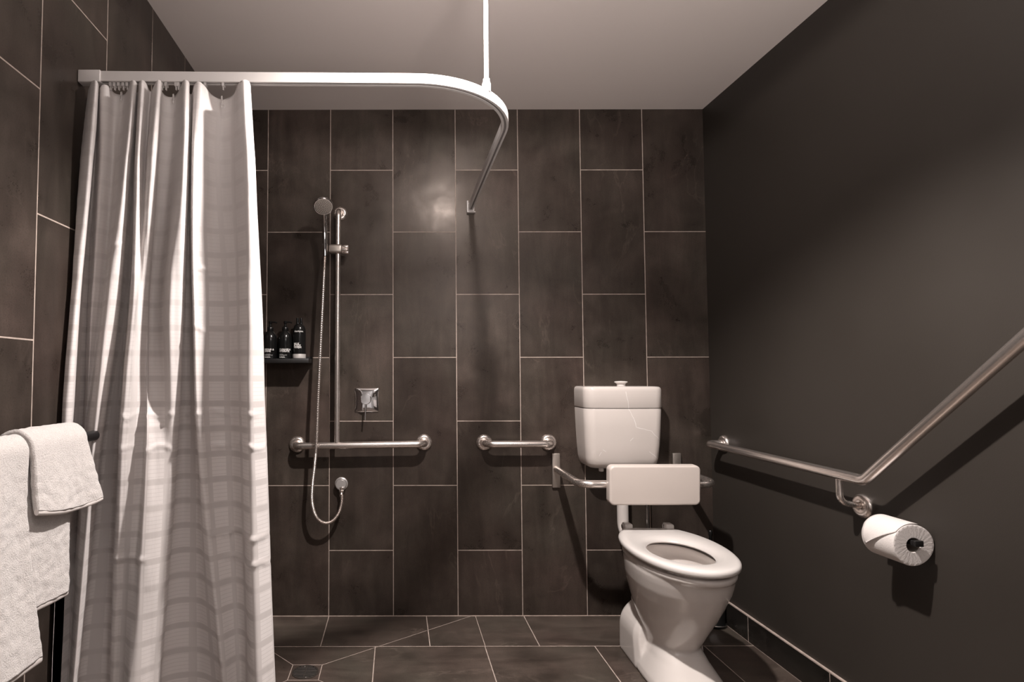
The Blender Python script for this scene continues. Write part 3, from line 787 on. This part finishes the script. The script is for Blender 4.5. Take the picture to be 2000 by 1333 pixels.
# ------------------------------------------------------------------ toilet
TO = Vector((1.062, -.30, 0)); TR = math.radians(-2.2)
tp = empty('toilet', tuple(TO), TR); tag(tp, 'white ceramic toilet pan on a waisted foot with an open oval seat', 'toilet')
# plan outline, local: y is measured from the rear hinge line, negative towards the room
OUTS = .975
OUT = [(0, .012), (.060, .012), (.098, .006), (.128, -.030), (.158, -.090), (.176, -.165), (.181, -.240), (.174, -.320), (.152, -.400), (.116, -.462), (.066, -.504), (0, -.522)]
def outline(sx=1, sy=1, z=0, off=0, cy=-.255, n=64, yc=None):
    full = OUT+[(-x, y) for x, y in OUT[-2:0:-1]]
    m_ = len(full); P = []
    for k in range(n):
        t_ = m_*k/n; i = int(t_); f = t_-i
        p0, p1, p2, p3 = (full[(i+q) % m_] for q in (-1, 0, 1, 2))
        x, y = [.5*(2*b+(c-a)*f+(2*a-5*b+4*c-d)*f*f+(-a+3*b-3*c+d)*f**3) for a, b, c, d in zip(p0, p1, p2, p3)]
        P.append(Vector((x*sx*OUTS, cy+(y-cy)*sy+(yc or 0), z)))
    return P
def egg(hw, y0, y1, z, n=64, e=2.2):
    """superellipse from y0 (rear) to y1 (front)"""
    P = []; cy = (y0+y1)/2; hl = (y0-y1)/2
    for k in range(n):
        a = PI/2-2*PI*k/n; c, s_ = math.cos(a), math.sin(a)
        P.append(Vector((hw*math.copysign(abs(c)**(2/e), c), cy+hl*math.copysign(abs(s_)**(2/e), s_), z)))
    return P
def temp(bm):
    bmesh.ops.recalc_face_normals(bm, faces=bm.faces); me = bpy.data.meshes.new('tmp'); bm.to_mesh(me); bm.free(); o = bpy.data.objects.new('tmp', me); COL.objects.link(o); return o
bm = bmesh.new()
bowl = [(.07, .085, -.040, -.290), (.10, .087, -.035, -.300), (.14, .094, -.025, -.325), (.19, .109, -.012, -.360), (.25, .129, .000, -.402), (.31, .147, .006, -.440), (.36, .160, .008, -.468), (.395, .165, .008, -.482), (.415, .167, .008, -.488)]
loops = [egg(hw, y0, y1, z) for z, hw, y0, y1 in bowl]
loops += [outline(.935, .945, .424), outline(.955, .962, .431), outline(.955, .962, .440), outline(.940, .95, .445)]
bm_loft(bm, loops)
# foot
ft = [(0, .130, -.02, -.455), (.012, .131, -.02, -.455), (.03, .126, -.02, -.440), (.055, .112, -.02, -.405), (.085, .096, -.02, -.360), (.115, .086, -.02, -.320), (.15, .080, -.02, -.300)]
bm_loft(bm, [egg(hw, y0, y1, z, e=2.9) for z, hw, y0, y1 in ft])
# rear lobe around the trap
lb = []
for k in range(15):
    t_ = k/14; z = .205*t_; sh = 1-.62*max(0, (t_-.45)/.55)**2.6
    yb_, yf_ = .012, -.205+.045*t_
    lb.append([Vector((x*(.132*(1-.02*t_))*1.0*(sh if True else 1), y, z)) for x, y in [(-1, yb_-.02), (-.93, yb_), (.93, yb_), (1, yb_-.02), (1, yf_+.03), (.9, yf_), (-.9, yf_), (-1, yf_+.03)]])
bm_loft(bm, lb)
# rear shelf under the hinges, joining bowl and trap
bm_box(bm, -.085, .085, -.16, .010, .12, .43, .03, 3)
body = temp(bm)
md = body.modifiers.new('r', 'REMESH'); md.mode = 'VOXEL'; md.voxel_size = .0042; md.use_smooth_shade = True
md = body.modifiers.new('s', 'SMOOTH'); md.factor = .5; md.iterations = 9
bm = bmesh.new()
cav = [(.500, .114, -.105, -.440), (.440, .114, -.105, -.440), (.425, .124, -.090, -.455), (.400, .134, -.078, -.465), (.375, .132, -.082, -.462), (.345, .112, -.105, -.435), (.318, .085, -.135, -.395), (.298, .060, -.165, -.350), (.286, .035, -.19, -.30)]
bm_loft(bm, [egg(hw, y0, y1, z) for z, hw, y0, y1 in cav]); cavo = temp(bm)
md = body.modifiers.new('b', 'BOOLEAN'); md.operation = 'DIFFERENCE'; md.object = cavo; md.solver = 'EXACT'
dg = bpy.context.evaluated_depsgraph_get(); dg.update()
me = bpy.data.meshes.new_from_object(body.evaluated_get(dg))
bpy.data.objects.remove(body); bpy.data.objects.remove(cavo)
me.materials.clear(); me.name = 'pan'
link_mesh('pan', me, M['porcelain'], tp, True, 40)
wm, wnt, wb = new_mat('bowl_water'); setc(wb, Base_Color=(.8, .85, .86, 1), Roughness=.02, Transmission_Weight=1.0, IOR=1.33)
bm = bmesh.new(); bm.faces.new([bm.verts.new(p) for p in egg(.062, -.146, -.300, .208, 40)])
# seat: a ring with a rounded section
def seat_ring():
    bm = bmesh.new(); loops = []
    def hole(off, z): return egg(.104+off, -.130+off, -.422-off, z, 64, 2.05)
    def rot(L): return L
    secs_ = [outline(1.0, 1.0, .458), outline(1.012, 1.008, .463), outline(1.016, 1.010, .469), outline(1.010, 1.006, .475), outline(.985, .985, .4795), outline(.94, .95, .4815),
             hole(.030, .4795), hole(.012, .474), hole(.003, .468), hole(0, .462), hole(.004, .457), hole(.02, .456), outline(.96, .96, .456)]
    bm_loft(bm, secs_, close=True); return bm
st = from_bm('seat', seat_ring(), M['plastic'], tp, True, 60)
for (x, y) in ((-.125, -.09), (.125, -.09), (-.112, -.40), (.112, -.40)): box('seat_buffer', x-.012, x+.012, y-.006, y+.006, .444, .4575, M['plastic'], st, .002, 2)
for sx in (-1, 1):
    hg = empty('hinge'); hg.parent = tp; hg.location = (sx*.084, .022, .452)
    bm = bmesh.new(); bm_box(bm, -.017, .017, -.030, .012, .0, .046, .007, 4); from_bm('hinge_cover', bm, M['plastic'], hg)
    bm = bmesh.new(); bm_lathe(bm, [(0, -.021), (.009, -.0205), (.011, -.019), (.011, -.012)], (0, -.004, .030), (1, 0, 0), 20); from_bm('hinge_pin', bm, M['chrome'], hg)

# ------------------------------------------------------------------ backrest
br_ = empty('padded_support_rail', (1.04, 0, .67)); tag(br_, 'cream padded back support on a bent steel tube in front of the cistern', 'back support')
for (x0, x1) in ((.742, .780), (1.306, 1.346)):
    box('wall_plate', x0-1.04, x1-1.04, -.014, -.0008, -.080, .080, M['steel_plate'], br_, .0035, 3)
tube('tube_frame', [(.762-1.04, -.012, .006), (.762-1.04, -.347, .0), (1.318-1.04, -.347, .0), (1.318-1.04, -.012, .006)], .0160, M['steel'], br_, .055, 24, 12)
bm = bmesh.new(); bm_box(bm, -.1825, .1825, -.020, .020, -.079, .079, 0)
bmesh.ops.bevel(bm, geom=[e_ for e_ in bm.edges if abs((e_.verts[0].co-e_.verts[1].co).normalized().y) > .9], offset=.020, segments=8, profile=.5, affect='EDGES')
bmesh.ops.bevel(bm, geom=[e_ for e_ in bm.edges if all(v.co.y < -.019 for v in e_.verts)], offset=.008, segments=5, profile=.5, affect='EDGES')
bmesh.ops.bevel(bm, geom=[e_ for e_ in bm.edges if all(v.co.y > .0199 for v in e_.verts)], offset=.004, segments=3, profile=.5, affect='EDGES')
pd = from_bm('pad', bm, M['pad'], br_, True, 30); pd.location = (.008, -.378, .005); pd.rotation_euler = (math.radians(3), 0, math.radians(0.5))
bm = bmesh.new(); bm_box(bm, -.170, .170, .018, .030, -.060, .060, .006); bk = from_bm('pad_backing', bm, M['pad'], pd, True, 30)

# ------------------------------------------------------------------ toilet roll and holder
rh_ = empty('roll_holder', (XR, -.99, .65)); tag(rh_, 'black metal toilet roll holder on the right wall', 'roll holder')
rx, rz, rr_ = 1.4345, .648, .0565
box('mount', -.008, -.0005, -.0005, .045, -.030, .030, M['blackm'], rh_, .002)
hold = box('arm', rx-XR-.007, -.004, .006, .020, -.002, .012, M['blackm'], rh_, .0015)
box('spindle', rx-XR-.008, rx-XR+.006, -.117, .020, -.002, .012, M['blackm'], rh_, .0015)
box('spindle_tip', rx-XR-.008, rx-XR+.016, -.127, -.117, -.003, .013, M['blackm'], rh_, .0015)
tr_ = empty('toilet_roll', (rx, -1.05, rz)); tag(tr_, 'white toilet roll with a loose folded end on the black holder', 'toilet roll')
bm = bmesh.new(); seg = 72; loops = []
def rr2(k, e=0): return rr_+e+.0009*math.sin(2*PI*k/seg*3+1)
for y, e in ((.052, -.003), (.053, 0), (-.051, 0), (-.053, -.0015)):
    loops.append([Vector((rr2(k, e)*math.cos(2*PI*k/seg), y, rr2(k, e)*math.sin(2*PI*k/seg))) for k in range(seg)])
for rad in (.050, .044, .038, .032, .026, .0205):
    loops.append([Vector((rad*math.cos(2*PI*k/seg), -.0532+.0004*math.sin(k*2.1+rad*900), rad*math.sin(2*PI*k/seg))) for k in range(seg)])
loops.append([Vector((.0200*math.cos(2*PI*k/seg), -.050, .0200*math.sin(2*PI*k/seg))) for k in range(seg)])
loops.append([Vector((.0200*math.cos(2*PI*k/seg), .052, .0200*math.sin(2*PI*k/seg))) for k in range(seg)])
bm_loft(bm, loops, close=True); from_bm('paper', bm, M['paper'], tr_, True, 50)
bm = bmesh.new(); loops = [[Vector((rad*math.cos(2*PI*k/40), y, rad*math.sin(2*PI*k/40))) for k in range(40)] for rad, y in ((.0199, -.049), (.0199, .051), (.0188, .051), (.0188, -.049))]
bm_loft(bm, loops, close=True); from_bm('cardboard_core', bm, M['card'], tr_)
# the loose sheet, its end folded to a point
bm = bmesh.new(); A = 30; grid = []
for i in range(A+1):
    ang = math.radians(75+125*i/A); row = []; tt = i/A
    yl_, yr_ = (.052, -.052) if tt < .55 else (.052-.052*(tt-.55)/.45*.2, -.052+.104*(tt-.55)/.45*.86)
    for j in range(13):
        y = yl_+(yr_-yl_)*j/12; rad = rr_+.0022+.004*max(0, tt-.5)*2*(j/12)**2
        row.append(bm.verts.new((rad*math.cos(ang), y, rad*math.sin(ang))))
    grid.append(row)
for a, b_ in zip(grid, grid[1:]):
    for j in range(12): bm.faces.new([a[j], a[j+1], b_[j+1], b_[j]])
fl = from_bm('loose_sheet', bm, M['paper'], tr_, True, 60)
md = fl.modifiers.new('thick', 'SOLIDIFY'); md.thickness = .0014; md.offset = 0

# ------------------------------------------------------------------ toilet brush
tbz = empty('toilet_brush', (1.432, -.098, 0)); tag(tbz, 'black toilet brush in a cylindrical holder, in the corner behind the toilet', 'toilet brush')
lathe('holder', [(0, 0), (.048, 0), (.050, .003), (.050, .010), (.046, .013), (.044, .016), (.044, .285), (.046, .290), (.043, .290), (.043, .28), (0, .28)], M['blackg'], tbz, seg=40)
lathe('handle', [(0, .280), (.030, .280), (.030, .286), (.0065, .290), (.0065, .392), (.0085, .396), (.0085, .412), (.006, .416), (0, .416)], M['blackg'], tbz, (-.006, 0, 0), seg=24)
lathe('steel_trim', [(.0500, .0112), (.0506, .012), (.0500, .0128)], M['steel'], tbz, seg=40)

# ------------------------------------------------------------------ floor drain
fd = empty('floor_drain', ((DX0+DX1)/2, (DY0+DY1)/2, 0)); tag(fd, 'round dark drain grate in a square tile cut-out on the shower floor', 'drain')
lathe('frame', [(.0440, .0010), (.0440, .0028), (.0475, .0032), (.0500, .0024), (.0505, .0004)], M['drain'], fd, seg=48)
lathe('sump_shade_disc', [(0, .0003), (.0445, .0003), (.0445, .0008), (0, .0008)], M['drain_shade'], fd, seg=48)  # flat black disc, the shade below the grate put into its colour
bm = bmesh.new()
for k in range(-4, 5):
    yy = k*.0095; hw = math.sqrt(max(0, .044**2-yy**2)); bm_box(bm, -hw, hw, yy-.0017, yy+.0017, .0009, .0029, .0006, 1)
bm_box(bm, -.002, .002, -.044, .044, .0009, .0027)
from_bm('grate', bm, M['drain'], fd)
for sx in (-1, 1):
    lathe('screw', [(0, .0035), (.0028, .0033), (.0034, .0028), (.0034, .001)], M['steel'], fd, (sx*.008, sx*-.0385, 0), seg=14)
